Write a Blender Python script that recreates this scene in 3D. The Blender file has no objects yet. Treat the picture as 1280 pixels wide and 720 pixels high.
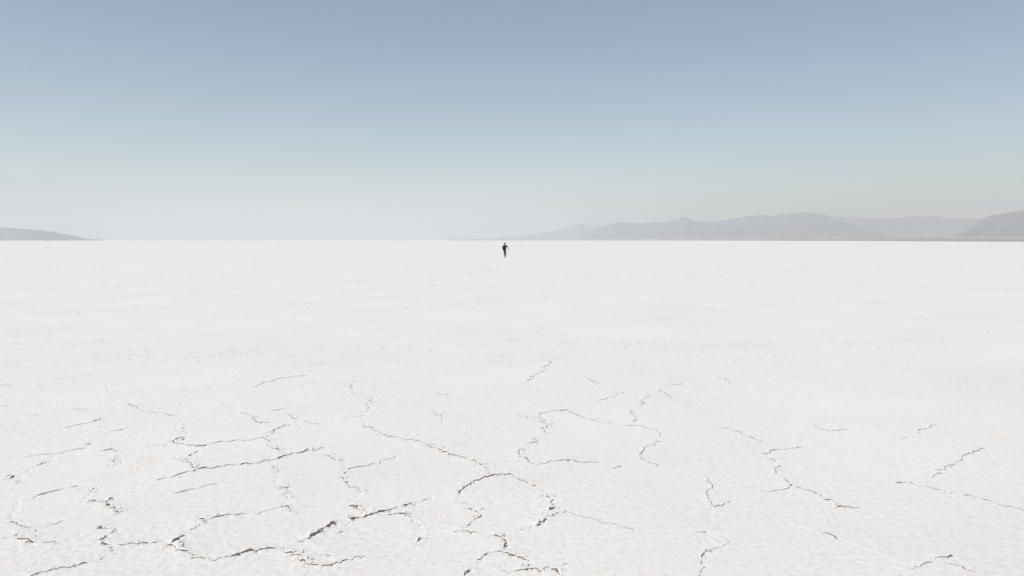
import bpy, bmesh, math
import numpy as np
from mathutils import Vector, Matrix

sc = bpy.context.scene
R = math.radians

# ------------------------------------------------------------------ camera
cam_d = bpy.data.cameras.new('camera')
cam_d.lens, cam_d.sensor_width = 26.0, 36.0
cam_d.clip_start, cam_d.clip_end = 0.1, 120000.0
cam = bpy.data.objects.new('camera', cam_d)
sc.collection.objects.link(cam)
cam.location = (0, 0, 2.0)
cam.rotation_euler = (R(90 - 3.695), 0, 0)
sc.camera = cam

# ------------------------------------------------------------------ sky, sun, exposure
SUN_EL, SUN_AZ = 54.0, -122.0            # degrees; azimuth clockwise from +Y (the view direction)
world = bpy.data.worlds.new('World')
sc.world = world
world.use_nodes = True
wn = world.node_tree.nodes
sky = wn.new('ShaderNodeTexSky')
sky.sky_type = 'NISHITA'
sky.sun_disc = False
sky.sun_elevation = R(SUN_EL)
sky.sun_rotation = R(SUN_AZ)
sky.altitude = 1300
sky.air_density = 1.1
sky.dust_density = 2.0
sky.ozone_density = 0.2
wn['Background'].inputs['Strength'].default_value = 0.103
tint = wn.new('ShaderNodeMix')            # the camera's white balance leans slightly to cyan
tint.data_type, tint.blend_type = 'RGBA', 'MULTIPLY'
tint.inputs[0].default_value = 1.0
tint.inputs[7].default_value = (0.957, 1.005, 0.962, 1)
world.node_tree.links.new(sky.outputs[0], tint.inputs[6])
world.node_tree.links.new(tint.outputs[2], wn['Background'].inputs['Color'])

sun_d = bpy.data.lights.new('sun', 'SUN')
sun_d.energy, sun_d.angle, sun_d.color = 3.45, R(0.53), (1.0, 0.932, 0.83)
sun = bpy.data.objects.new('sun', sun_d)
sc.collection.objects.link(sun)
sv = Vector((math.sin(R(SUN_AZ)) * math.cos(R(SUN_EL)), math.cos(R(SUN_AZ)) * math.cos(R(SUN_EL)), math.sin(R(SUN_EL))))
sun.rotation_euler = sv.to_track_quat('Z', 'Y').to_euler()
sun.location = sv * 100

sc.view_settings.view_transform = 'Standard'
sc.view_settings.look = 'None'
sc.view_settings.gamma = 1.0
sc.view_settings.exposure = 0.0
sc.view_settings.use_curve_mapping = False
sc.render.engine = 'CYCLES'
sc.cycles.use_denoising = True
sc.cycles.denoiser = 'OPENIMAGEDENOISE'
sc.cycles.max_bounces = 6
sc.cycles.diffuse_bounces = 3
sc.cycles.volume_bounces = 2

# ------------------------------------------------------------------ helpers
rng = np.random.default_rng(7)

def lattice(ix, iy, seed):
    h = (ix.astype(np.int64) * 374761393 + iy.astype(np.int64) * 668265263 + seed * 974634777) & 0x7fffffff
    h = ((h ^ (h >> 13)) * 1274126177) & 0x7fffffff
    h = (h ^ (h >> 16)) & 0xffff
    return h.astype(np.float64) * (2 * math.pi / 65536.0)

def noise(x, y, seed=0):
    """gradient noise, about -0.7..0.7"""
    x = np.asarray(x, float); y = np.asarray(y, float)
    ix, iy = np.floor(x), np.floor(y)
    fx, fy = x - ix, y - iy
    u = fx * fx * fx * (fx * (fx * 6 - 15) + 10)
    v = fy * fy * fy * (fy * (fy * 6 - 15) + 10)
    def gr(dx, dy):
        a = lattice(ix + dx, iy + dy, seed)
        return np.cos(a) * (fx - dx) + np.sin(a) * (fy - dy)
    return (gr(0, 0) * (1 - u) + gr(1, 0) * u) * (1 - v) + (gr(0, 1) * (1 - u) + gr(1, 1) * u) * v

def fbm(x, y, seed=0, octaves=4, gain=0.5):
    s = 0; a = 1.0
    for k in range(octaves):
        s = s + a * noise(x * 2 ** k, y * 2 ** k, seed + 17 * k); a *= gain
    return s

def link(name, me, parent=None, mats=()):
    o = bpy.data.objects.new(name, me)
    sc.collection.objects.link(o)
    o.parent = parent
    for m in mats:
        me.materials.append(m)
    return o

def mesh_np(name, co, quads=None, tris=None, smooth=True, mat_index=None):
    me = bpy.data.meshes.new(name)
    me.vertices.add(len(co))
    me.vertices.foreach_set('co', np.ascontiguousarray(co, np.float32).ravel())
    idx, start, n = [], [], 0
    for f, k in ((quads, 4), (tris, 3)):
        if f is not None and len(f):
            f = np.asarray(f, np.int32)
            idx.append(f.ravel()); start.append(n + k * np.arange(len(f))); n += f.size
    idx = np.concatenate(idx); start = np.concatenate(start)
    me.loops.add(len(idx)); me.loops.foreach_set('vertex_index', idx.astype(np.int32))
    me.polygons.add(len(start)); me.polygons.foreach_set('loop_start', start.astype(np.int32))
    if smooth:
        me.polygons.foreach_set('use_smooth', np.ones(len(start), bool))
    if mat_index is not None:
        me.polygons.foreach_set('material_index', np.asarray(mat_index, np.int32))
    me.update(calc_edges=True)
    return me

def structure(o, label=None):
    o['kind'] = 'structure'
    if label:
        o['label'] = label
    return o

class Mat:
    def __init__(self, name, rough=0.8, spec=0.3):
        self.m = bpy.data.materials.new(name)
        self.m.use_nodes = True
        self.nt = self.m.node_tree
        self.b = self.nt.nodes['Principled BSDF']
        self.b.inputs['Roughness'].default_value = rough
        self.b.inputs['Specular IOR Level'].default_value = spec
        self.tc = self.nt.nodes.new('ShaderNodeTexCoord')
    def noise(self, scale, detail=4, rough=0.55, stretch=(1, 1, 1), dist=0.0):
        mp = self.nt.nodes.new('ShaderNodeMapping')
        mp.inputs['Scale'].default_value = stretch
        self.nt.links.new(self.tc.outputs['Object'], mp.inputs['Vector'])
        n = self.nt.nodes.new('ShaderNodeTexNoise')
        n.inputs['Scale'].default_value = scale
        n.inputs['Detail'].default_value = detail
        n.inputs['Roughness'].default_value = rough
        n.inputs['Distortion'].default_value = dist
        self.nt.links.new(mp.outputs[0], n.inputs['Vector'])
        return n.outputs['Fac']
    def ramp(self, fac, stops):
        r = self.nt.nodes.new('ShaderNodeValToRGB')
        el = r.color_ramp.elements
        while len(el) < len(stops):
            el.new(0.5)
        for e, (p, c) in zip(el, stops):
            e.position = p; e.color = (*c, 1)
        self.nt.links.new(fac, r.inputs[0])
        return r.outputs[0]
    def mix(self, fac, a, b, mode='MIX'):
        n = self.nt.nodes.new('ShaderNodeMix')
        n.data_type = 'RGBA'; n.blend_type = mode
        for v, i in ((fac, 0), (a, 6), (b, 7)):
            if hasattr(v, 'is_linked') or isinstance(v, bpy.types.NodeSocket):
                self.nt.links.new(v, n.inputs[i])
            else:
                n.inputs[i].default_value = v if i == 0 else (*v, 1)
        return n.outputs[2]
    def color(self, c):
        if isinstance(c, bpy.types.NodeSocket):
            self.nt.links.new(c, self.b.inputs['Base Color'])
        else:
            self.b.inputs['Base Color'].default_value = (*c, 1)
        return self
    def bump(self, fac, strength, dist):
        bp = self.nt.nodes.new('ShaderNodeBump')
        bp.inputs['Strength'].default_value = strength
        bp.inputs['Distance'].default_value = dist
        self.nt.links.new(fac, bp.inputs['Height'])
        self.nt.links.new(bp.outputs[0], self.b.inputs['Normal'])
        return self

# ------------------------------------------------------------------ materials
salt = Mat('salt_crust', 0.75, 0.25)
c1 = salt.ramp(salt.noise(0.35, 6, 0.6), [(0.30, (0.785, 0.767, 0.752)), (0.55, (0.825, 0.81, 0.795)), (0.75, (0.85, 0.838, 0.822))])
c2 = salt.ramp(salt.noise(22.0, 8, 0.72), [(0.34, (0.86, 0.85, 0.84)), (0.50, (1, 1, 1)), (1.0, (1, 1, 1))])
c3 = salt.ramp(salt.noise(1.3, 5, 0.62), [(0.60, (1, 1, 1)), (0.72, (0.975, 0.96, 0.935)), (1.0, (0.95, 0.93, 0.895))])
salt.color(salt.mix(1.0, salt.mix(1.0, c1, c2, 'MULTIPLY'), c3, 'MULTIPLY'))
salt.bump(salt.noise(75.0, 6, 0.72), 0.8, 0.005)

crumb = Mat('salt_crystal', 0.7, 0.3)
crumb.color(crumb.ramp(crumb.noise(30.0, 3), [(0.3, (0.76, 0.75, 0.74)), (0.7, (0.86, 0.858, 0.855))]))

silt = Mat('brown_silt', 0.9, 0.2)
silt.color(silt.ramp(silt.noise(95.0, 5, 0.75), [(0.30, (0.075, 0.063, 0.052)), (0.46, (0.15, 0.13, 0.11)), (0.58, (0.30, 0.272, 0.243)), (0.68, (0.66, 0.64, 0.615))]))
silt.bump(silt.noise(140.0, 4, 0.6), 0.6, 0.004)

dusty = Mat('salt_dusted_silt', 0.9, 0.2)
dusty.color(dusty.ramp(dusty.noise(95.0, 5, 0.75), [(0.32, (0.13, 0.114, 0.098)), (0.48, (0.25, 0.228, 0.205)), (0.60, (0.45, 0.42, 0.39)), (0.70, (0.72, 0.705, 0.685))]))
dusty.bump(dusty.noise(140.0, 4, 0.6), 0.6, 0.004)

# ------------------------------------------------------------------ the salt flat
OCT = ((6.0, 0.016, 1), (1.9, 0.0075, 2), (0.62, 0.0042, 3), (0.23, 0.0020, 4), (0.10, 0.0030, 5), (0.045, 0.0028, 6), (0.022, 0.0019, 7))

def row_step(D):
    return 0.00042 * D * D

def smooth_ground(x, y):
    return ground(x, y, 0.5)

def ground(x, y, least=0.0):
    """height of the crust, without the ridges at the cracks"""
    D = np.maximum(np.abs(y), 3.0)
    sp = row_step(D)
    rough = np.clip(0.75 + 1.3 * noise(x / 1.3, y / 1.3, 90), 0.15, 1.6)
    z = np.zeros(np.broadcast(x, y).shape)
    for wl, am, seed in OCT:
        if wl < least:
            continue
        keep = np.clip((wl / sp - 2.2) / 2.5, 0, 1)
        n = noise(x / wl, y / wl, seed)
        if wl < 0.7:
            n = n * rough
        if wl == 0.23 or wl == 0.10:
            n = 0.30 - np.abs(n) * 1.6           # little sharp crests
        z = z + am * n * keep
    return z

def polylines():
    for line in CRACKS.strip().splitlines():
        yield np.array([[float(v) for v in p.split(',')] for p in line.split()])

def stray_cracks():
    """the same net of cracks going on outside the frame"""
    r = np.random.default_rng(3)
    for k in range(34):
        side = -1 if k % 2 else 1
        if k < 24:
            y = r.uniform(3.6, 15); x = side * y * r.uniform(0.74, 0.98)
        else:
            y = r.uniform(3.15, 4.0); x = r.uniform(-3, 3)
        a = r.uniform(0, 2 * math.pi); n = r.integers(4, 10); pts = []
        for _ in range(n):
            pts.append((x, y, float(np.clip(r.normal(0.42, 0.18), 0.1, 0.9))))
            a += r.normal(0, 0.6); st = r.uniform(0.06, 0.16) * (y / 5)
            x += math.cos(a) * st; y += math.sin(a) * st
        pts = np.array(pts)
        if pts[:, 1].min() > 3.05 and (np.abs(pts[:, 0] / pts[:, 1]).min() > 0.70 or pts[:, 1].max() < 4.25):
            yield pts

def roughen(p):
    """a traced polyline, broken up into short crooked steps"""
    out = [p[0]]
    for a, b in zip(p[:-1], p[1:]):
        L = math.hypot(*(b - a)[:2]); D = a[1]
        n = max(1, int(L / (0.020 * max(D, 4.5) / 5)))
        d = (b - a)[:2] / max(L, 1e-6); nv = np.array((-d[1], d[0]))
        for k in range(1, n + 1):
            q = a + (b - a) * k / n
            if n > 2:
                f = max(0.0, math.sin(math.pi * k / n)) ** 0.5
                u_ = np.array([q[0] / (0.030 * D)]); v_ = np.array([q[1] / (0.030 * D)])
                q[:2] += f * 0.015 * D * np.array((0.5 * fbm(u_, v_, 81, 2)[0], fbm(u_, v_, 82, 2)[0]))
            if k < n:
                q[:2] += nv * rng.normal(0, 0.0085 * D / 5) + d * rng.normal(0, 0.004 * D / 5)
            out.append(q)
    return np.array(out)

def runs(p):
    """split where the line turns back in x, each run ordered so that its left side is the far side"""
    dx = np.sign(np.diff(p[:, 0])); dx[dx == 0] = 1
    k0 = 0
    # smooth over single back-steps
    for k in range(1, len(dx) - 1):
        if dx[k - 1] == dx[k + 1]:
            dx[k] = dx[k - 1]
    for k in range(1, len(dx) + 1):
        if k == len(dx) or dx[k] != dx[k - 1]:
            seg = p[k0:k + 1]
            yield seg if dx[k - 1] > 0 else seg[::-1]
            k0 = k

def lip_height(s, D):
    return (0.0006 + 0.0142 * s ** 1.2) * np.clip(D / 5.2, 0.85, 1.12)

CRACKS = """
-3.649,5.183,0.34 -3.610,5.183,0.34 -3.617,5.240,0.23
-3.580,5.150,0.46 -3.477,5.108,0.46 -3.408,5.076,0.46 -3.339,5.035,0.57 -3.354,4.945,0.69 -3.341,4.887,0.8 -3.301,4.820,1.03 -3.250,4.820,1.03 -3.207,4.806,0.92 -3.180,4.780,0.8 -3.150,4.767,0.46 -3.077,4.760,0.34 -3.009,4.760,0.34 -2.980,4.748,0.11
-3.339,5.035,0.34 -3.271,5.051,0.17 -3.220,5.090,0.23 -3.217,5.165,0.11
-3.435,4.843,0.23 -3.408,4.856,0.23 -3.390,4.875,0.23
-3.318,5.862,0.2 -3.360,5.862,0.5 -3.339,5.767,0.46 -3.321,5.689,0.57 -3.344,5.675,0.34
-3.306,5.564,0.23 -3.224,5.564,0.57 -3.145,5.533,0.57 -3.095,5.526,0.69 -3.052,5.456,0.69 -2.983,5.385,0.8 -2.930,5.331,1.03 -2.881,5.304,0.92 -2.854,5.273,0.34
-3.110,5.554,0.46 -3.110,5.599,0.57 -3.090,5.630,0.46
-2.881,5.304,0.46 -2.901,5.266,0.34 -2.919,5.221,0.23
-2.887,4.992,0.46 -2.862,5.015,0.92 -2.886,5.076,0.57
-2.862,5.015,0.57 -2.789,4.992,0.4 -2.704,4.962,0.57 -2.730,4.934,0.92 -2.732,4.854,1.05 -2.749,4.788,0.69
-2.715,4.771,1.03 -2.663,4.739,0.92 -2.629,4.725,0.92 -2.582,4.735,0.8 -2.531,4.739,0.4 -2.456,4.745,0.57 -2.411,4.760,0.57 -2.361,4.768,0.52 -2.310,4.782,0.46 -2.268,4.757,0.57
-2.573,4.718,0.23 -2.580,4.635,0.29 -2.576,4.565,0.57 -2.586,4.507,0.69 -2.625,4.458,0.57 -2.666,4.430,0.46 -2.718,4.394,0.46 -2.761,4.359,0.46 -2.807,4.330,0.46 -2.852,4.289,0.46 -2.912,4.222,0.34
-2.206,4.879,0.8 -2.231,4.844,0.92 -2.242,4.789,0.92 -2.249,4.748,1.03 -2.203,4.693,1.03 -2.123,4.631,0.92 -2.071,4.611,0.69 -2.007,4.560,0.69 -1.954,4.536,0.52 -1.895,4.536,0.29 -1.833,4.527,0.23 -1.794,4.536,0.46 -1.750,4.554,0.8 -1.717,4.601,0.92 -1.676,4.631,1.03 -1.623,4.652,0.92 -1.569,4.672,0.69 -1.526,4.672,0.29 -1.453,4.631,0.57 -1.409,4.601,0.92 -1.383,4.571,1.03 -1.348,4.565,0.92 -1.331,4.554,0.8 -1.281,4.478,0.8 -1.229,4.425,0.8 -1.180,4.425,0.34 -1.129,4.417,0.69 -1.056,4.455,0.57 -0.999,4.498,0.34 -0.947,4.531,0.29 -0.924,4.575,0.11
-2.258,5.215,0.46 -2.203,5.177,0.8 -2.174,5.153,0.69 -2.181,5.132,0.69 -2.193,5.041,0.46 -2.218,4.970,0.23 -2.206,4.879,0.23
-2.179,5.165,0.34 -2.142,5.215,0.46 -2.094,5.254,0.46 -2.020,5.276,0.46 -1.966,5.287,0.46 -1.910,5.295,0.17 -1.786,5.385,0.11 -1.737,5.418,0.11
-1.931,5.914,0.2 -1.867,5.848,0.5 -1.806,5.808,0.4 -1.796,5.739,0.34 -1.739,5.603,0.69
-1.751,5.411,0.46 -1.722,5.430,0.69 -1.724,5.471,0.46
-1.722,5.430,0.69 -1.650,5.375,0.57 -1.580,5.307,0.46
-2.671,5.707,0.34 -2.627,5.763,0.34 -2.572,5.827,0.2 -2.511,5.891,0.2 -2.468,5.946,0.15 -2.409,5.964,0.1
-2.349,5.839,0.35 -2.296,5.856,0.35
-4.690,8.923,0.25 -4.596,8.866,0.41 -4.449,8.687,0.25 -4.373,8.620,0.08 -4.153,8.478,0.08 -4.056,8.478,0.08 -3.891,8.352,0.33 -3.850,8.321,0.16
-3.567,7.919,0.25 -3.485,7.748,0.41 -3.398,7.584,0.33 -3.366,7.559,0.16
-3.347,7.452,0.25 -3.380,7.360,0.41 -3.360,7.241,0.74 -3.294,7.169,0.41 -3.205,7.146,0.33 -3.096,7.106,0.41 -2.982,7.084,0.41 -2.955,7.177,0.25 -2.909,7.227,0.29 -2.829,7.227,0.16 -2.715,7.312,0.12 -2.580,7.351,0.1 -2.541,7.390,0.12
-3.460,7.132,0.12 -3.395,7.132,0.12
-3.551,7.084,0.2 -3.503,7.098,0.2
-2.976,6.901,0.3 -2.989,6.770,0.5 -2.993,6.664,0.6 -2.824,6.443,0.6 -2.758,6.385,0.4
-2.957,6.583,0.3 -3.010,6.605,0.3 -3.107,6.687,0.1
-2.975,6.031,0.2 -2.918,6.112,0.3 -2.846,6.201,0.3 -2.770,6.291,0.5 -2.734,6.369,0.5 -2.679,6.406,0.45 -2.575,6.443,0.45 -2.476,6.462,0.35 -2.395,6.532,0.4 -2.265,6.573,0.4 -2.206,6.622,0.35 -2.133,6.699,0.45 -2.080,6.770,0.3 -2.003,6.845,0.4 -1.953,6.965,0.6 -1.848,7.012,0.5 -1.821,7.047,0.16
-1.789,6.832,0.2 -1.697,6.768,0.3 -1.618,6.642,0.55 -1.503,6.566,0.25
-2.456,7.919,0.33 -2.498,7.778,0.29 -2.530,7.613,0.41 -2.537,7.403,0.41 -2.401,7.177,0.41 -2.316,7.036,0.29 -2.208,6.901,0.5 -2.162,6.814,0.3
-3.156,8.482,0.12 -2.960,8.321,0.16 -2.812,8.068,0.41 -2.655,7.950,0.25
-3.462,8.823,0.33 -3.427,8.840,0.33
-2.118,6.462,0.5 -2.065,6.369,0.3 -2.018,6.273,0.7 -2.048,6.257,0.3
-2.564,8.450,0.2 -2.506,8.283,0.49 -2.386,8.181,0.29 -2.230,8.035,0.16 -2.062,7.898,0.08
-2.850,8.583,0.16 -2.687,8.666,0.16
-4.008,7.961,0.33 -3.977,7.968,0.25
-3.389,6.537,0.4 -3.366,6.561,0.4
-2.230,10.396,0.25 -2.196,10.106,0.16 -2.110,9.741,0.08 -2.038,9.526,0.29
-1.749,9.334,0.25 -1.786,9.085,0.25 -1.768,8.950,0.29 -1.713,8.788,0.16 -1.691,8.591,0.12 -1.745,8.547,0.16
-1.704,8.345,0.29 -1.774,8.314,0.25 -1.879,8.238,0.16
-1.675,8.126,0.12 -1.584,7.860,0.33 -1.508,7.802,0.33 -1.447,7.662,0.25 -1.393,7.636,0.25 -1.332,7.527,0.25 -1.236,7.449,0.33 -1.160,7.397,0.25 -1.066,7.312,0.2 -0.967,7.274,0.08 -0.860,7.247,0.16
-0.817,7.230,0.49 -0.810,7.109,0.49 -0.729,7.017,0.5 -0.656,6.925,0.6 -0.589,6.814,0.5 -0.491,6.750,0.4 -0.400,6.687,0.5 -0.321,6.583,0.5 -0.281,6.485,0.5 -0.230,6.406,0.5 -0.187,6.331,0.3
-1.094,6.793,0.1 -1.149,6.674,0.2 -1.207,6.523,0.25 -1.314,6.457,0.2 -1.398,6.406,0.3 -1.424,6.257,0.35 -1.425,6.112,0.6 -1.367,5.998,0.5 -1.274,5.875,0.5 -1.192,5.765,0.34
-1.228,5.471,0.92 -1.178,5.430,0.69 -1.134,5.360,0.69 -1.097,5.375,0.46 -1.068,5.401,0.46
-1.408,4.760,0.46 -1.371,4.789,0.69 -1.353,4.867,1.05 -1.333,4.912,1.05 -1.305,4.948,0.92 -1.300,5.018,0.8 -1.275,5.066,1.05 -1.251,5.102,1.03 -1.214,5.066,0.34 -1.158,5.066,0.34 -1.132,5.165,1.05 -1.097,5.203,0.92 -1.063,5.203,1.05 -1.026,5.257,1.03 -0.984,5.295,0.8 -0.950,5.327,1.03 -0.912,5.336,0.92 -0.873,5.401,0.46 -0.840,5.445,0.46 -0.802,5.458,1.05 -0.754,5.480,0.46 -0.680,5.543,0.23 -0.625,5.660,0.34
-0.991,5.273,0.34 -0.891,5.268,0.34 -0.837,5.295,0.46 -0.797,5.288,0.8 -0.747,5.276,0.69 -0.728,5.215,0.34 -0.696,5.114,0.23 -0.642,5.066,0.46
-0.608,4.866,0.57 -0.625,4.789,0.57 -0.623,4.735,0.57
-1.190,4.930,0.69 -1.169,4.955,0.69
-1.191,4.565,0.8 -1.168,4.577,0.8
-0.427,5.744,1.03 -0.401,5.808,0.7 -0.336,5.998,0.5 -0.274,6.057,0.5 -0.212,6.126,0.6 -0.134,6.192,0.6 -0.089,6.210,0.5 -0.028,6.210,0.6 0.005,6.218,0.4 0.038,6.118,0.3 0.102,6.057,0.4 0.140,5.978,0.5 0.208,5.909,0.6
0.269,5.715,0.69 0.307,5.628,0.46 0.318,5.509,0.4 0.327,5.460,0.57 0.276,5.372,0.69
0.352,5.304,0.34 0.330,5.315,0.57 0.270,5.254,0.69 0.232,5.165,0.92 0.191,5.115,1.03 0.134,5.050,0.46 0.042,4.962,0.34
0.352,5.304,0.34 0.461,5.299,0.23 0.467,5.284,0.15 0.612,5.180,0.15 0.765,5.057,0.15 0.861,4.962,0.2
-0.442,5.542,0.17 -0.337,5.542,0.17
-0.334,5.418,0.8 -0.285,5.378,0.57 -0.223,5.285,0.34 -0.232,5.226,0.57 -0.279,5.150,0.46 -0.327,5.035,0.29
-0.387,4.976,1.05 -0.355,4.980,0.69 -0.301,4.967,0.69 -0.235,4.939,0.46
-0.133,4.894,0.8 -0.096,4.881,0.69 -0.064,4.847,0.8 -0.043,4.796,0.92 -0.037,4.735,1.05 -0.057,4.684,0.8
-0.307,4.253,0.69 -0.281,4.316,0.8 -0.256,4.356,0.69 -0.221,4.420,0.34 -0.205,4.497,0.57 -0.169,4.577,0.46 -0.121,4.619,0.46 -0.071,4.629,0.57 -0.026,4.601,0.8 0.028,4.559,0.69 0.077,4.519,0.46 0.129,4.453,0.46
-0.072,4.352,0.46 -0.044,4.352,0.46 -0.011,4.324,0.46 0.046,4.356,0.69 0.103,4.377,0.8 0.141,4.388,0.57 0.227,4.402,0.34 0.244,4.373,0.57 0.280,4.350,0.92 0.287,4.305,0.34 0.303,4.253,0.34
0.306,4.443,0.46 0.346,4.464,0.34
-0.903,8.559,0.25 -0.755,8.133,0.29
-1.000,9.658,0.25 -0.823,9.441,0.25
-0.789,9.008,0.29 -0.751,9.030,0.25
0.302,8.245,0.25 0.352,8.032,0.33 0.401,7.943,0.37 0.335,7.771,0.41 0.399,7.499,0.25
0.077,8.376,0.16 0.166,8.245,0.2 0.257,8.245,0.2 0.333,8.438,0.2 0.470,8.575,0.12 0.573,8.575,0.41 0.623,8.612,0.41 0.669,8.478,0.25 0.765,8.345,0.25 0.843,8.215,0.25 0.946,8.061,0.16 1.028,8.014,0.16
1.057,8.032,0.49 1.089,7.971,0.41
1.184,7.919,0.41 1.304,7.898,0.25 1.388,7.884,0.16 1.457,7.781,0.29 1.516,7.715,0.2 1.523,7.474,0.25
1.392,8.641,0.16 1.379,8.407,0.33 1.389,8.283,0.29 1.358,8.003,0.16
0.213,7.446,0.25 0.249,7.321,0.33 0.219,7.221,0.37 0.166,7.189,0.33
0.129,7.020,0.3 0.075,6.824,0.7 0.146,6.647,0.6 0.168,6.549,0.3 0.252,6.532,0.15 0.384,6.588,0.3 0.508,6.588,0.4 0.649,6.549,0.45 0.795,6.564,0.25
0.899,6.376,0.35 0.978,6.438,0.15
1.479,7.277,0.2 1.295,7.067,0.12 1.176,6.755,0.35 1.216,6.629,0.35 1.310,6.369,0.15
1.971,9.831,0.29 2.014,9.521,0.29 2.023,9.089,0.12
2.102,10.106,0.16 2.391,10.237,0.29
1.811,9.571,0.1 1.544,8.810,0.1
1.060,10.747,0.12 1.222,10.260,0.37 1.256,10.260,0.16
0.193,10.396,0.25 0.498,11.254,0.08 0.629,12.273,0.1
0.348,9.642,0.25 0.402,9.679,0.25
2.059,13.695,0.25 2.155,13.736,0.25
1.065,9.089,0.12 1.485,9.658,0.12
1.596,6.207,0.4 1.648,6.101,0.32 1.635,5.930,0.32 1.549,5.770,0.28 1.528,5.647,0.32 1.512,5.473,0.28 1.592,5.473,0.28 1.672,5.571,0.32
2.176,7.839,0.08 2.368,7.705,0.2 2.440,7.406,0.23 2.518,7.160,0.23
2.277,6.832,0.12 2.530,6.973,0.32 2.701,7.020,0.28 2.822,7.067,0.39
2.376,6.712,0.4 2.388,6.509,0.36 2.270,6.242,0.4 2.290,6.171,0.24 2.297,6.128,0.16 2.278,5.930,0.64 2.349,5.866,0.16 2.412,5.752,0.28 2.479,5.589,0.48 2.452,5.456,0.48 2.508,5.446,0.4 2.580,5.430,0.4 2.640,5.430,0.16
1.902,5.808,0.08 2.143,5.833,0.12 2.263,5.895,0.24
3.163,6.014,0.48 3.270,6.014,0.4 3.326,5.956,0.2 3.390,5.914,0.28 3.434,5.839,0.36 3.460,5.818,0.48 3.447,5.752,0.12 3.524,5.739,0.24 3.579,5.707,0.4 3.647,5.647,0.36 3.683,5.557,0.16 3.697,5.485,0.28 3.768,5.471,0.32 3.793,5.375,0.24 3.862,5.211,0.32 3.983,5.105,0.24
4.553,7.020,0.32 4.254,6.824,0.32 4.086,6.629,0.2 3.744,6.353,0.28 3.519,6.101,0.12
4.328,6.564,0.32 4.369,6.571,0.24
4.604,7.919,0.23 4.324,7.724,0.26 4.224,7.594,0.2
3.966,7.400,0.33 4.026,7.421,0.2
3.946,7.922,0.26 4.000,7.943,0.2
3.254,7.954,0.13 3.278,7.724,0.13 3.394,7.672,0.2 3.593,7.672,0.1
2.634,4.566,0.48 2.671,4.542,0.56 2.727,4.551,0.64 2.776,4.571,0.8 2.816,4.623,0.24
2.646,4.531,0.4 2.574,4.473,0.48 2.501,4.417,0.32 2.448,4.398,0.24
2.686,4.454,0.16 2.742,4.436,0.4 2.762,4.362,0.24 2.799,4.343,0.24
1.447,4.803,0.28 1.343,4.718,0.28 1.202,4.575,0.48 1.149,4.366,0.32 1.087,4.212,0.24
1.260,4.985,0.4 1.337,4.962,0.24
2.125,4.962,0.24 2.175,4.930,0.4 2.199,4.839,0.4
2.665,5.101,0.32 2.703,5.110,0.24
3.316,5.241,0.28 3.358,5.252,0.24
3.028,10.811,0.07 3.083,10.203,0.2
3.595,9.994,0.16 3.664,10.033,0.16
-4.180,7.132,0.74 -4.115,7.132,0.66
-4.533,6.755,0.25 -4.271,6.773,0.15 -4.182,6.957,0.2 -4.116,7.020,0.3
-4.214,6.469,0.6 -4.193,6.588,0.25
-4.237,6.101,0.8 -4.192,6.186,0.35
-4.142,6.010,0.35 -4.061,6.010,0.6
-3.912,6.885,0.4 -3.662,6.866,0.4
-3.666,6.755,0.4 -3.589,6.588,0.5 -3.552,6.408,0.2
-4.812,7.691,0.12 -4.638,7.978,0.16 -4.647,8.257,0.41
-4.204,7.458,0.1 -4.099,7.781,0.12
-5.266,8.645,0.12 -5.022,8.682,0.12
-5.499,8.376,0.33 -5.468,8.399,0.25
-3.788,5.531,0.11 -3.741,5.647,0.29 -3.682,5.752,0.46 -3.625,5.833,0.3 -3.532,5.930,0.1
-6.285,8.801,0.16 -6.176,8.810,0.16 -6.079,8.810,0.16
-3.532,9.885,0.2 -3.384,10.559,0.2 -3.062,10.922,0.08
-7.189,10.117,0.16 -7.071,10.106,0.2 -6.849,10.050,0.2
"""
crack_runs = []                          # one list of runs for each crack
for p in list(polylines()) + list(stray_cracks()):
    crack_runs.append([q for q in runs(roughen(p)) if len(q) > 1])

# faint seams that carry the net on between the open cracks: raised crust only
ends, pts_all = [], []
for ci, rs in enumerate(crack_runs):
    allp = np.concatenate(rs)
    pts_all.append(np.c_[allp[:, :2], np.full(len(allp), ci)])
    ends += [(rs[0][0], ci), (rs[0][-1], ci), (rs[-1][-1], ci), (rs[-1][0], ci)]
pts_all = np.concatenate(pts_all)
seams = []
for e_, ci in ends:
    oth = pts_all[pts_all[:, 2] != ci]
    # nearest crack, measured so that depth counts less
    dd_ = np.hypot(oth[:, 0] - e_[0], (oth[:, 1] - e_[1]) * 0.6)
    k = int(np.argmin(dd_))
    if 0.05 < dd_[k] < 0.16 * e_[1]:
        seams.append([q for q in runs(roughen(np.array([[e_[0], e_[1], 0.32], [oth[k, 0], oth[k, 1], 0.32]]))) if len(q) > 1])

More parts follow.
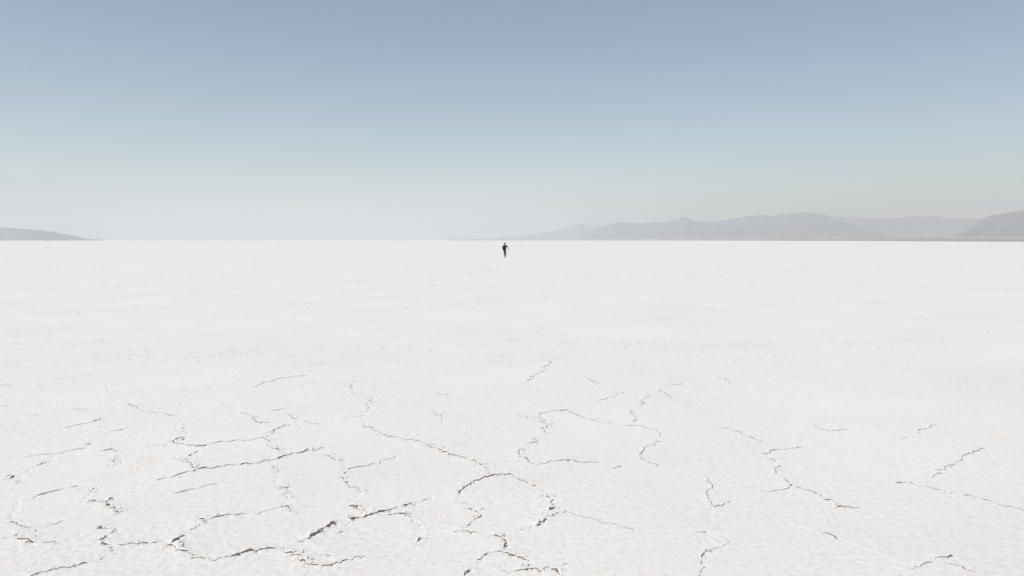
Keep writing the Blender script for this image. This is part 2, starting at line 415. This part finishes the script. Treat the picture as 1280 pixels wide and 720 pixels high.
# rows by distance (dense where the camera stands), columns fanning out from it
tin = np.linspace(-0.97, 0.97, 1340)
tout = 0.97 * np.geomspace(1.02, 34, 22)
T = np.concatenate([-tout[::-1], tin, tout])
near = 1848.0 / np.linspace(600, 58, 680)
far = 1848.0 / np.geomspace(57.2, 0.0616, 110)
Y = np.concatenate([[-30000, -3000, -300, -30, -6, -2, 1, 2.2], near, far])
X = np.clip(T[None, :] * np.maximum(np.abs(Y), near[0])[:, None], -30000, 30000)
YY = np.repeat(Y[:, None], len(T), 1)
Z = ground(X, YY)
lift, dig, damp = np.zeros_like(Z), np.zeros_like(Z), np.zeros_like(Z)
i0 = 8
for rs in crack_runs + seams:
    for p in rs:
        for a, b in zip(p[:-1], p[1:]):
            s = 0.5 * (a[2] + b[2]); D = 0.5 * (a[1] + b[1]); H = float(lip_height(s, D))
            L = 0.05 + 2.6 * H; Rr = 3.2 * L
            lo, hi = min(a[1], b[1]) - Rr, max(a[1], b[1]) + Rr
            r0 = i0 + np.searchsorted(near, lo); r1 = i0 + np.searchsorted(near, hi)
            if r1 <= r0:
                continue
            ta = (min(a[0], b[0]) - Rr); tb = (max(a[0], b[0]) + Rr)
            tmin = min(ta / max(lo, 3.0), ta / hi); tmax = max(tb / max(lo, 3.0), tb / hi)
            q0, q1 = np.searchsorted(T, tmin), np.searchsorted(T, tmax)
            x = X[r0:r1, q0:q1]; y = YY[r0:r1, q0:q1]
            if x.size == 0:
                continue
            e = (b - a)[:2]; LL = float(e @ e) + 1e-9
            k = np.clip(((x - a[0]) * e[0] + (y - a[1]) * e[1]) / LL, 0, 1)
            dx, dy = x - a[0] - k * e[0], y - a[1] - k * e[1]
            d = np.sqrt(dx * dx + dy * dy)
            side = e[0] * (y - a[1]) - e[1] * (x - a[0])
            sp = row_step(D)
            g = np.clip(d / (sp * 1.3), 0, 1)
            val = np.where(side > 0, 0.92 * H * g * g * (3 - 2 * g) * np.exp(-d / L), 0.10 * H * np.exp(-d / (0.6 * L)) * g)
            lift[r0:r1, q0:q1] = np.maximum(lift[r0:r1, q0:q1], val)
            dug = (0.0022 + 0.25 * H) * np.clip(1 - d / (1.2 * H + 1.6 * sp), 0, 1) * (side <= 0.3 * sp * math.sqrt(LL))
            dig[r0:r1, q0:q1] = np.maximum(dig[r0:r1, q0:q1], dug)
            damp[r0:r1, q0:q1] = np.maximum(damp[r0:r1, q0:q1], min(1.0, 0.15 + 1.1 * s) * np.exp(-(d / (0.025 + 1.5 * sp)) ** 2))
Z += (smooth_ground(X, YY) - Z) * 0.8 * damp + lift * (1 + 0.5 * noise(X / 0.06, YY / 0.06, 40)) - dig
nr, nc = Z.shape
ii = (np.arange(nr - 1)[:, None] * nc + np.arange(nc - 1)[None, :]).ravel()
quads = np.stack([ii, ii + 1, ii + nc + 1, ii + nc], 1)
me = mesh_np('salt_flat', np.stack([X, YY, Z], 2).reshape(-1, 3), quads)
flat = structure(link('salt_flat', me, None, [salt.m]), 'white cracked salt flat reaching to the horizon')

# ------------------------------------------------------------------ cracks: broken crust edge over brown silt, salt lip above
frag = []                                # where crumbs of salt lie: x, y, z, size
for ci, rs in enumerate(crack_runs):
    V, Q, MI = [], [], []
    for p in rs:
        n = len(p)
        tang = np.gradient(p[:, :2], axis=0)
        tang /= np.linalg.norm(tang, axis=1)[:, None] + 1e-9
        nv = np.stack([-tang[:, 1], tang[:, 0]], 1)
        D = p[:, 1]
        sp = row_step(D)
        g0 = smooth_ground(p[:, 0], p[:, 1])
        cut = 0.92 - 0.75 * p[:, 2]
        along = np.cumsum(np.r_[0, np.hypot(*np.diff(p[:, :2], axis=0).T)]) * 5 / D.mean()
        wob = np.clip(0.86 + 0.25 * p[:, 2] + cut * 1.6 * noise(along / 0.13, along * 0 + ci, 31) + cut * 1.5 * noise(along / 0.05, along * 0 + ci, 32) + rng.normal(0, 0.32, n), 0.0, 2.0)
        H = lip_height(p[:, 2], D) * wob
        H[0] *= 0.1; H[-1] *= 0.1
        w = (0.0015 * D / 5 + 0.75 * H) * (1 + 0.5 * np.abs(tang[:, 1]))
        j = lambda sdev: rng.normal(0, sdev, n)
        prof = [(-1.5 * w + j(0.15) * w, -0.006 + 0 * H), (-0.8 * w, 0.0005 + 0.04 * H + j(0.06) * H), (-0.25 * w, 0.28 * H + j(0.06) * H), (0.10 * w + j(0.1) * w, 0.80 * H),
                (0.0 * w + j(0.14) * w, 0.92 * H + j(0.05) * H), (0.30 * w, 1.12 * H + j(0.10) * H), (0.5 * w + 0.9 * sp, 0.80 * H + j(0.08) * H), (1.4 * w + 2.0 * sp, 0.15 * H - 0.008)]
        shift = noise(along / 0.06, along * 0 + ci, 33)
        base = len(V)
        for k in range(n):
            for d, z in prof:
                V.append((p[k, 0] + nv[k, 0] * d[k], p[k, 1] + nv[k, 1] * d[k], g0[k] + z[k]))
        m = len(prof)
        for k in range(n - 1):
            for q in range(m - 1):
                a = base + k * m + q
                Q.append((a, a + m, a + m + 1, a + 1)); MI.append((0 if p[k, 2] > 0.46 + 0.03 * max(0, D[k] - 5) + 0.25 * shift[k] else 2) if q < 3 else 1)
        # crumbs along the edge
        for k in range(n):
            cnt = rng.poisson(2.4 * p[k, 2] ** 1.0)
            for _ in range(cnt):
                d = rng.normal(-0.004, 0.020 + 0.5 * H[k]) * D[k] / 5
                sz = rng.uniform(0.0018, 0.0085) * (D[k] / 5) ** 0.9 * (0.6 + p[k, 2])
                px = p[k, 0] + nv[k, 0] * d + tang[k, 0] * rng.normal(0, 0.012); py = p[k, 1] + nv[k, 1] * d
                frag.append((px, py, (0.7 * H[k] if d > 0 else 0.0), sz))
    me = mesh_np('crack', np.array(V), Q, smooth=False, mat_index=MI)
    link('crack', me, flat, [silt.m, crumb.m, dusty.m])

# ------------------------------------------------------------------ loose salt crumbs and flakes on the crust (uncountable)
def scatter(n, d0, d1, tmax, s0, s1, power):
    u = rng.random(n); y = (d0 ** power + u * (d1 ** power - d0 ** power)) ** (1 / power)
    x = y * rng.uniform(-tmax, tmax, n)
    keep = noise(x / 1.7, y / 1.7, 61) + 0.6 * noise(x / 0.5, y / 0.5, 62) + rng.normal(0, 0.22, n) > 0.12
    x, y = x[keep], y[keep]
    sz = rng.uniform(s0, s1, len(x)) * rng.uniform(0.4, 1, len(x)) * (y / 6) ** 0.75
    return np.stack([x, y, np.zeros(len(x)), sz], 1)
F = np.concatenate([np.array(frag), scatter(70000, 3.2, 15, 0.95, 0.0014, 0.0058, 0.9), scatter(16000, 10, 60, 0.9, 0.0025, 0.0075, 0.6), scatter(3000, 50, 240, 0.85, 0.004, 0.010, 0.6)])
OV = np.array([(1, 0, 0), (0, 1, 0), (-1, 0, 0), (0, -1, 0), (0, 0, 1), (0, 0, -0.7)], float)
OF = np.array([(0, 1, 4), (1, 2, 4), (2, 3, 4), (3, 0, 4), (1, 0, 5), (2, 1, 5), (3, 2, 5), (0, 3, 5)])
nF = len(F)
sx = rng.uniform(0.7, 2.4, nF)[:, None]; sy = rng.uniform(0.6, 1.5, nF)[:, None]; sz = rng.uniform(0.35, 0.9, nF)[:, None]
v = OV[None] + rng.normal(0, 0.22, (nF, 6, 3))
ang = rng.uniform(-0.9, 0.9, nF)[:, None]
fl = np.clip(9 / F[:, 1], 0.3, 1)[:, None]
sx = sx / fl ** 0.8; sz = sz * fl
vx, vy, vz = v[..., 0] * sx, v[..., 1] * sy, v[..., 2] * sz
wx = vx * np.cos(ang) - vy * np.sin(ang); wy = vx * np.sin(ang) + vy * np.cos(ang)
gz = ground(F[:, 0], F[:, 1]) + F[:, 2]
co = np.stack([F[:, 0:1] + wx * F[:, 3:4], F[:, 1:2] + wy * F[:, 3:4], gz[:, None] + (vz + 0.25) * F[:, 3:4]], 2).reshape(-1, 3)
fa = (OF[None] + 6 * np.arange(nF)[:, None, None]).reshape(-1, 3)
o = link('salt_crumbs', mesh_np('salt_crumbs', co, None, fa, smooth=False), flat, [crumb.m])
o['kind'] = 'stuff'

# ------------------------------------------------------------------ mountains far across the flat
rock = Mat('desert_rock', 0.95, 0.1)
rock.color(rock.ramp(rock.noise(0.004, 8, 0.65), [(0.3, (0.060, 0.055, 0.055)), (0.5, (0.12, 0.106, 0.098)), (0.7, (0.24, 0.212, 0.19))]))
sand = Mat('pale_sand', 0.95, 0.1)
sand.color(sand.ramp(sand.noise(0.01, 6, 0.6, (0.15, 1, 1)), [(0.3, (0.33, 0.285, 0.25)), (0.6, (0.45, 0.40, 0.36)), (0.8, (0.55, 0.51, 0.47))]))

FPX = 924.4
def mountain_range(dist, depth, crest, seed, label, step=22.0):
    """crest: (horizontal pixel tangent, height tangent) pairs turned into metres at the range's own distance"""
    cx = np.array([(c[0] - 640) / FPX * dist for c in crest])
    cz = np.array([max(0.0, (300.3 - c[1]) / FPX * dist) for c in crest])
    nx = int((cx[-1] - cx[0]) / step); ny = 70
    x = np.linspace(cx[0], cx[-1], nx)
    z0 = np.interp(x, cx, cz)
    z0 = z0 * (1 + 0.05 * fbm(x / 260, x * 0 + seed, seed, 4)) 
    s = np.concatenate([np.linspace(-1, 0, 48), np.linspace(0.03, 1, ny - 48)])
    XX, S = np.meshgrid(x, s)
    W = depth * (0.75 + 0.5 * (noise(x / 1900, x * 0, seed + 3) + 0.5))[None, :]
    yy = dist + S * W
    warp = XX + 240 * fbm(XX / 1100, yy / 1100, seed + 5, 3)
    spur = 1 - 2.0 * np.abs(noise(warp / 620, yy / 2600, seed + 8))
    spur2 = 1 - 2.0 * np.abs(noise(warp / 230, yy / 900, seed + 9))
    fine = fbm(XX / 130, yy / 130, seed + 11, 4)
    e = np.abs(S)
    prof = (1 - e) ** 1.35
    gul = 4 * e * (1 - e)
    zz = z0[None, :] * np.clip(prof + gul * (0.26 * spur + 0.13 * spur2 + 0.07 * fine) - 0.16 * gul, 0, None)
    zz += 2.0 - 6.0 * (e > 0.995)
    idx = (np.arange(ny - 1)[:, None] * nx + np.arange(nx - 1)[None, :]).ravel()
    q = np.stack([idx, idx + 1, idx + nx + 1, idx + nx], 1)
    me = mesh_np('mountain_range', np.stack([XX * yy / dist, yy, zz], 2).reshape(-1, 3), q)
    return structure(link('mountain_range', me, None, [rock.m]), label)

mountain_range(20500, 1700, [(560, 299.5), (610, 298), (655, 294.5), (676, 291), (690, 288.5), (705, 285), (718, 281.5), (726, 279.8), (736, 282), (755, 282.5), (775, 283), (800, 284), (830, 286), (880, 289), (930, 294), (980, 299)], 11,
               'palest distant mountains low at the left end of the right hand range')
mountain_range(15500, 1900, [(720, 299.5), (738, 294), (754, 284), (762, 280), (773, 278), (790, 279), (808, 279.2), (820, 277.8), (828, 279), (838, 275.5), (846, 274.5), (855, 270.6), (862, 273), (872, 276.5), (884, 278), (900, 276.3), (914, 274), (930, 271), (944, 269), (952, 269), (965, 270), (975, 267.5), (982, 268), (988, 266.2), (1000, 266.6), (1014, 266.4), (1026, 267), (1034, 270.5), (1044, 275), (1060, 280), (1080, 286), (1110, 294), (1140, 299.5)], 23,
               'broad hazy blue mountain range with a low rounded double summit')
mountain_range(18500, 1900, [(985, 296), (1010, 284), (1030, 272), (1043, 270.4), (1052, 271.5), (1064, 270.8), (1080, 272.5), (1100, 273.3), (1122, 272.2), (1140, 271), (1160, 270.6), (1176, 270.8), (1188, 273), (1205, 273.5), (1228, 273), (1260, 275), (1300, 280), (1360, 290), (1420, 299)], 37,
               'long flat topped hazy ridge between the broad range and the right hand slope')
mountain_range(11500, 1500, [(1176, 299.5), (1196, 294), (1209, 287), (1220, 278), (1230, 271.5), (1238, 269), (1250, 267.6), (1262, 265.5), (1280, 262.8), (1310, 259), (1350, 262), (1400, 272), (1450, 286), (1490, 299)], 41,
               'nearest and darkest mountain slope rising at the right edge')
mountain_range(10300, 1300, [(-220, 299), (-160, 290), (-110, 284), (-60, 281), (-20, 283.5), (4, 284.6), (12, 284.4), (20, 285.6), (34, 286), (42, 287.4), (52, 287.6), (60, 288.9), (70, 289.6), (78, 291.6), (88, 293.4), (101, 296.6), (112, 298.8), (130, 299.9)], 53,
               'low blue mountain end sinking into the salt flat at the left edge')

# sandy shore where the salt ends below the mountains
edge = [(560, 12000), (700, 9500), (800, 7000), (900, 4200), (1000, 2500), (1100, 1700), (1200, 1180), (1280, 960), (1400, 800), (1560, 760)]
ex = np.array([e_[0] for e_ in edge], float); ed = np.array([e_[1] for e_ in edge], float)
px = np.linspace(560, 1560, 400)
d0 = np.exp(np.interp(px, ex, np.log(ed))) * (1 + 0.10 * fbm(px / 22, px * 0, 71, 4))
k = np.linspace(0, 1, 60)[:, None]
dd = d0[None, :] * (9500 / d0[None, :] * 1.35) ** k
t = ((px - 640) / FPX)[None, :] + 0 * dd
zz = 0.06 + np.clip((dd - d0[None, :]) / 12000, 0, 1) ** 1.25 * 62 * (1 + 0.35 * fbm(t * dd / 900, dd / 900, 73, 3)) + 0.5 * np.clip((dd - d0) / 300, 0, 1) * (0.6 + fbm(t * dd / 90, dd / 300, 75, 3))
zz[0] = -0.3
nk, npx = dd.shape
idx = (np.arange(nk - 1)[:, None] * npx + np.arange(npx - 1)[None, :]).ravel()
structure(link('sand_shore', mesh_np('sand_shore', np.stack([t * dd, dd, zz], 2).reshape(-1, 3), np.stack([idx, idx + 1, idx + npx + 1, idx + npx], 1)), None, [sand.m]),
          'thin tan sand shore below the mountains on the right')

# ------------------------------------------------------------------ the person far out on the flat
skin_m = Mat('skin', 0.6, 0.3).color((0.42, 0.27, 0.20)).m
black = Mat('black_cloth', 0.9, 0.1); black.color(black.ramp(black.noise(40, 3), [(0.3, (0.012, 0.012, 0.014)), (0.7, (0.022, 0.022, 0.025))]))
dark = Mat('dark_denim', 0.9, 0.1); dark.color(dark.ramp(dark.noise(60, 3), [(0.3, (0.035, 0.036, 0.042)), (0.7, (0.060, 0.061, 0.068))]))
hairm = Mat('dark_hair', 0.7, 0.2); hairm.color(hairm.ramp(hairm.noise(80, 3), [(0.3, (0.012, 0.010, 0.009)), (0.7, (0.03, 0.024, 0.02))]))
shoem = Mat('pale_shoe', 0.8, 0.2).color((0.55, 0.53, 0.50)).m

def skinned(name, chains, mat, parent=None, root=0, sub=2):
    """chains of (key, (x, y, z), (rx, ry)) that share keys, grown with a Skin modifier into one surface"""
    keys, co, rad, edges = {}, [], [], []
    for ch in chains:
        prev = None
        for it in ch:
            if it[0] not in keys:
                keys[it[0]] = len(co); co.append(it[1]); rad.append(it[2])
            if prev is not None:
                edges.append((prev, keys[it[0]]))
            prev = keys[it[0]]
    me = bpy.data.meshes.new(name)
    me.from_pydata(co, edges, [])
    o = link(name, me, parent, [mat])
    o.modifiers.new('Skin', 'SKIN')
    o.modifiers['Skin'].use_smooth_shade = True
    lay = me.skin_vertices[0].data
    for k2, r in enumerate(rad):
        lay[k2].radius = r
        lay[k2].use_root = (k2 == root)
    s_ = o.modifiers.new('Subdivision', 'SUBSURF')
    s_.levels = s_.render_levels = sub
    return o

def hand(side, wrist, direction, tag):
    """palm with five curled fingers, thumb leaving the side of the palm"""
    w = Vector(wrist); d = Vector(direction).normalized()
    across = d.cross(Vector((0, 0, 1)) if abs(d.z) < 0.8 else Vector((1, 0, 0))).normalized() * side
    curl = d.cross(across).normalized()
    palm = w + d * 0.05
    ch = [[(tag + 'wrist', tuple(w), (0.026, 0.022)), (tag + 'palm', tuple(palm), (0.030, 0.018))]]
    for f, (off, ln) in enumerate(((-0.028, 0.070), (-0.009, 0.080), (0.010, 0.075), (0.028, 0.060))):
        k0 = w + d * 0.085 + across * off
        k1 = k0 + d * ln * 0.5 + curl * 0.010
        k2 = k1 + d * ln * 0.35 + curl * 0.025
        ch.append([(tag + 'palm', tuple(palm), (0.030, 0.018)), (tag + f'a{f}', tuple(k0), (0.010, 0.010)), (tag + f'b{f}', tuple(k1), (0.009, 0.009)), (tag + f'c{f}', tuple(k2), (0.007, 0.007))])
    t0 = w + d * 0.035 - across * 0.038; t1 = t0 + d * 0.035 - across * 0.022; t2 = t1 + d * 0.026 + curl * 0.008
    ch.append([(tag + 'palm', tuple(palm), (0.030, 0.018)), (tag + 't0', tuple(t0), (0.013, 0.013)), (tag + 't1', tuple(t1), (0.011, 0.011)), (tag + 't2', tuple(t2), (0.008, 0.008))])
    return ch

PEL, CHE, NEC = (-0.03, 0.0, 0.93), (0.02, 0.01, 1.30), (0.03, 0.01, 1.47)
J = {
    'pel': (PEL, (0.125, 0.095)), 'wai': ((-0.02, 0.0, 1.08), (0.120, 0.088)), 'che': (CHE, (0.150, 0.100)), 'col': ((0.03, 0.01, 1.42), (0.075, 0.062)),
    'nec': (NEC, (0.050, 0.052)), 'jaw': ((0.015, 0.03, 1.535), (0.058, 0.072)), 'hed': ((0.0, 0.02, 1.61), (0.074, 0.092)), 'top': ((-0.002, 0.01, 1.675), (0.055, 0.066)),
    'nos': ((0.0, 0.125, 1.585), (0.012, 0.014)),
    'lsh': ((-0.17, 0.0, 1.395), (0.058, 0.056)), 'lel': ((-0.235, -0.07, 1.12), (0.042, 0.042)), 'lwr': ((-0.17, 0.05, 0.905), (0.028, 0.025)),
    'rsh': ((0.215, 0.0, 1.40), (0.058, 0.056)), 'rel': ((0.35, -0.05, 1.18), (0.042, 0.042)), 'rwr': ((0.43, 0.10, 1.05), (0.028, 0.025)),
    'lhi': ((-0.085, 0.0, 0.88), (0.088, 0.090)), 'lkn': ((-0.035, 0.02, 0.49), (0.056, 0.058)), 'lca': ((-0.038, -0.01, 0.34), (0.056, 0.056)), 'lan': ((-0.040, -0.01, 0.085), (0.036, 0.038)), 'lto': ((-0.050, 0.12, 0.035), (0.036, 0.026)),
    'rhi': ((0.055, 0.0, 0.88), (0.088, 0.090)), 'rkn': ((0.098, 0.10, 0.50), (0.056, 0.058)), 'rca': ((0.112, 0.05, 0.34), (0.056, 0.056)), 'ran': ((0.125, -0.05, 0.085), (0.036, 0.038)), 'rto': ((0.145, 0.08, 0.035), (0.036, 0.026)),
}
def chain(keys, grow=0.0, only=None):
    return [(k3, J[k3][0], (J[k3][1][0] + grow, J[k3][1][1] + grow)) for k3 in keys.split()]
body = skinned('person', [chain('pel wai che col nec jaw hed top'), chain('jaw nos'), chain('che lsh lel lwr'), chain('che rsh rel rwr'), chain('pel lhi lkn lca lan lto'), chain('pel rhi rkn rca ran rto')]
               + [[('lwr', J['lwr'][0], J['lwr'][1])] + hand(-1, (-0.165, 0.065, 0.885), (0.2, 0.3, -0.9), 'L')[0]] + hand(-1, (-0.165, 0.065, 0.885), (0.2, 0.3, -0.9), 'L')[1:]
               + [[('rwr', J['rwr'][0], J['rwr'][1])] + hand(1, (0.437, 0.118, 1.035), (0.3, 0.75, -0.6), 'R')[0]] + hand(1, (0.437, 0.118, 1.035), (0.3, 0.75, -0.6), 'R')[1:], skin_m)
body['label'] = 'lone dark clothed person standing far out on the empty salt flat'
body['category'] = 'person'
PX, PY = -0.82, 84.26
body.location = (PX, PY, float(ground(np.array([PX]), np.array([PY]))[0]))
def lofted(name, tubes, mat, parent, seg=14):
    """closed tubes of rings (centre, rx, ry) around the vertical or a limb, one garment"""
    bm2 = bmesh.new()
    for rings in tubes:
        prev = None
        for q, (c, rx, ry) in enumerate(rings):
            c = Vector(c)
            up = (Vector(rings[min(q + 1, len(rings) - 1)][0]) - Vector(rings[max(q - 1, 0)][0])).normalized()
            ax = (Vector((1, 0, 0)) - up * up.x)
            ax = ax.normalized() if ax.length > 0.25 else (Vector((0, 0, 1)) - up * up.z).normalized()
            ay = up.cross(ax)
            ring = []
            for k4 in range(seg):
                th = 2 * math.pi * k4 / seg
                fold = 1 + 0.05 * math.sin(3 * th + 2.1 * q) 
                ring.append(bm2.verts.new(c + ax * (rx * fold * math.cos(th)) + ay * (ry * fold * math.sin(th))))
            if prev:
                for k4 in range(seg):
                    bm2.faces.new((prev[k4], prev[(k4 + 1) % seg], ring[(k4 + 1) % seg], ring[k4]))
            else:
                bm2.faces.new(ring[::-1])
            prev = ring
        bm2.faces.new(prev)
    me2 = bpy.data.meshes.new(name); bm2.to_mesh(me2); bm2.free()
    for p2 in me2.polygons:
        p2.use_smooth = True
    o2 = link(name, me2, parent, [mat])
    m2 = o2.modifiers.new('Subdivision', 'SUBSURF'); m2.levels = m2.render_levels = 1
    return o2
lofted('shirt', [[((-0.045, 0, 0.84), .185, .135), ((-0.045, 0, 0.90), .190, .140), ((-0.03, 0, 1.05), .175, .125), ((0.0, 0, 1.20), .195, .130), ((0.02, 0.005, 1.33), .215, .130), ((0.025, 0.005, 1.41), .185, .105), ((0.03, 0.01, 1.455), .085, .075)],
                 [((-0.13, 0, 1.41), .075, .070), ((-0.185, -0.01, 1.36), .072, .070), ((-0.225, -0.05, 1.20), .062, .060), ((-0.235, -0.07, 1.12), .056, .056), ((-0.20, -0.02, 1.02), .050, .050), ((-0.175, 0.035, 0.93), .042, .040)],
                 [((0.17, 0, 1.42), .072, .068), ((0.235, 0, 1.375), .070, .068), ((0.285, -0.02, 1.30), .062, .062), ((0.315, -0.032, 1.25), .060, .060)]], black.m, body)
lofted('trousers', [[((-0.025, 0, 0.80), .155, .115), ((-0.03, 0, 0.90), .160, .120), ((-0.03, 0, 1.0), .150, .110)],
                    [((-0.075, 0, 0.90), .098, .100), ((-0.050, 0.01, 0.70), .085, .088), ((-0.035, 0.02, 0.49), .064, .072), ((-0.038, -0.005, 0.32), .057, .066), ((-0.040, -0.01, 0.10), .052, .062)],
                    [((0.050, 0, 0.90), .095, .100), ((0.075, 0.05, 0.70), .080, .088), ((0.098, 0.09, 0.50), .062, .072), ((0.112, 0.04, 0.32), .056, .066), ((0.125, -0.045, 0.10), .052, .062)]], dark.m, body)
for s_, a_, t_ in (('l', J['lan'][0], J['lto'][0]), ('r', J['ran'][0], J['rto'][0])):
    skinned('shoe', [[('h', (a_[0], a_[1] - 0.035, 0.035), (0.040, 0.034)), ('a', (a_[0], a_[1], 0.065), (0.046, 0.048)), ('m', ((a_[0] + t_[0]) / 2, (a_[1] + t_[1]) / 2 + 0.01, 0.045), (0.046, 0.040)), ('t', (t_[0], t_[1] + 0.05, 0.034), (0.042, 0.030))]], shoem, body, root=1)
bm = bmesh.new()
bmesh.ops.create_icosphere(bm, subdivisions=4, radius=1.0)
for v_ in list(bm.verts):                                   # hair: cap with a fuller back down to the nape, open at the face
    if v_.co.y > 0.35 and v_.co.z < 0.45 + 0.25 * abs(v_.co.x):
        bm.verts.remove(v_)
for v_ in bm.verts:
    n_ = float(fbm(np.array([v_.co.x * 3 + 5]), np.array([v_.co.z * 3 + v_.co.y * 2]), 5, 3)[0])
    r_ = 1 + 0.10 * n_
    v_.co = Vector((v_.co.x * 0.098 * r_, v_.co.y * 0.118 * r_ - 0.012, v_.co.z * (0.112 if v_.co.z > 0 else 0.135) * r_))
    v_.co += Vector((0.0, 0.015, 1.615))
me = bpy.data.meshes.new('hair'); bm.to_mesh(me); bm.free()
for p_ in me.polygons:
    p_.use_smooth = True
hair = link('hair', me, body, [hairm.m])
hair.modifiers.new('Solidify', 'SOLIDIFY').thickness = 0.012

# ------------------------------------------------------------------ haze in the air over the lake bed
bm = bmesh.new()
bmesh.ops.create_cube(bm, size=1.0)
for v_ in bm.verts:
    v_.co = Vector((v_.co.x * 66000, v_.co.y * 66000, -1.5 if v_.co.z < 0 else 900.0))
me = bpy.data.meshes.new('haze'); bm.to_mesh(me); bm.free()
hm = bpy.data.materials.new('haze_air'); hm.use_nodes = True
hm.node_tree.nodes.clear()
ho = hm.node_tree.nodes.new('ShaderNodeOutputMaterial')
hv = hm.node_tree.nodes.new('ShaderNodeVolumePrincipled')
hv.inputs['Color'].default_value = (0.745, 0.81, 0.885, 1)
hv.inputs['Absorption Color'].default_value = (0.38, 0.24, 0.006, 1)
hv.inputs['Density'].default_value = 1.12e-4
hv.inputs['Anisotropy'].default_value = 0.0
hm.node_tree.links.new(hv.outputs[0], ho.inputs['Volume'])
haze = link('haze', me, None, [hm])
haze['kind'] = 'stuff'
haze['label'] = 'pale dry haze in the air over the salt flat'
haze['category'] = 'haze'
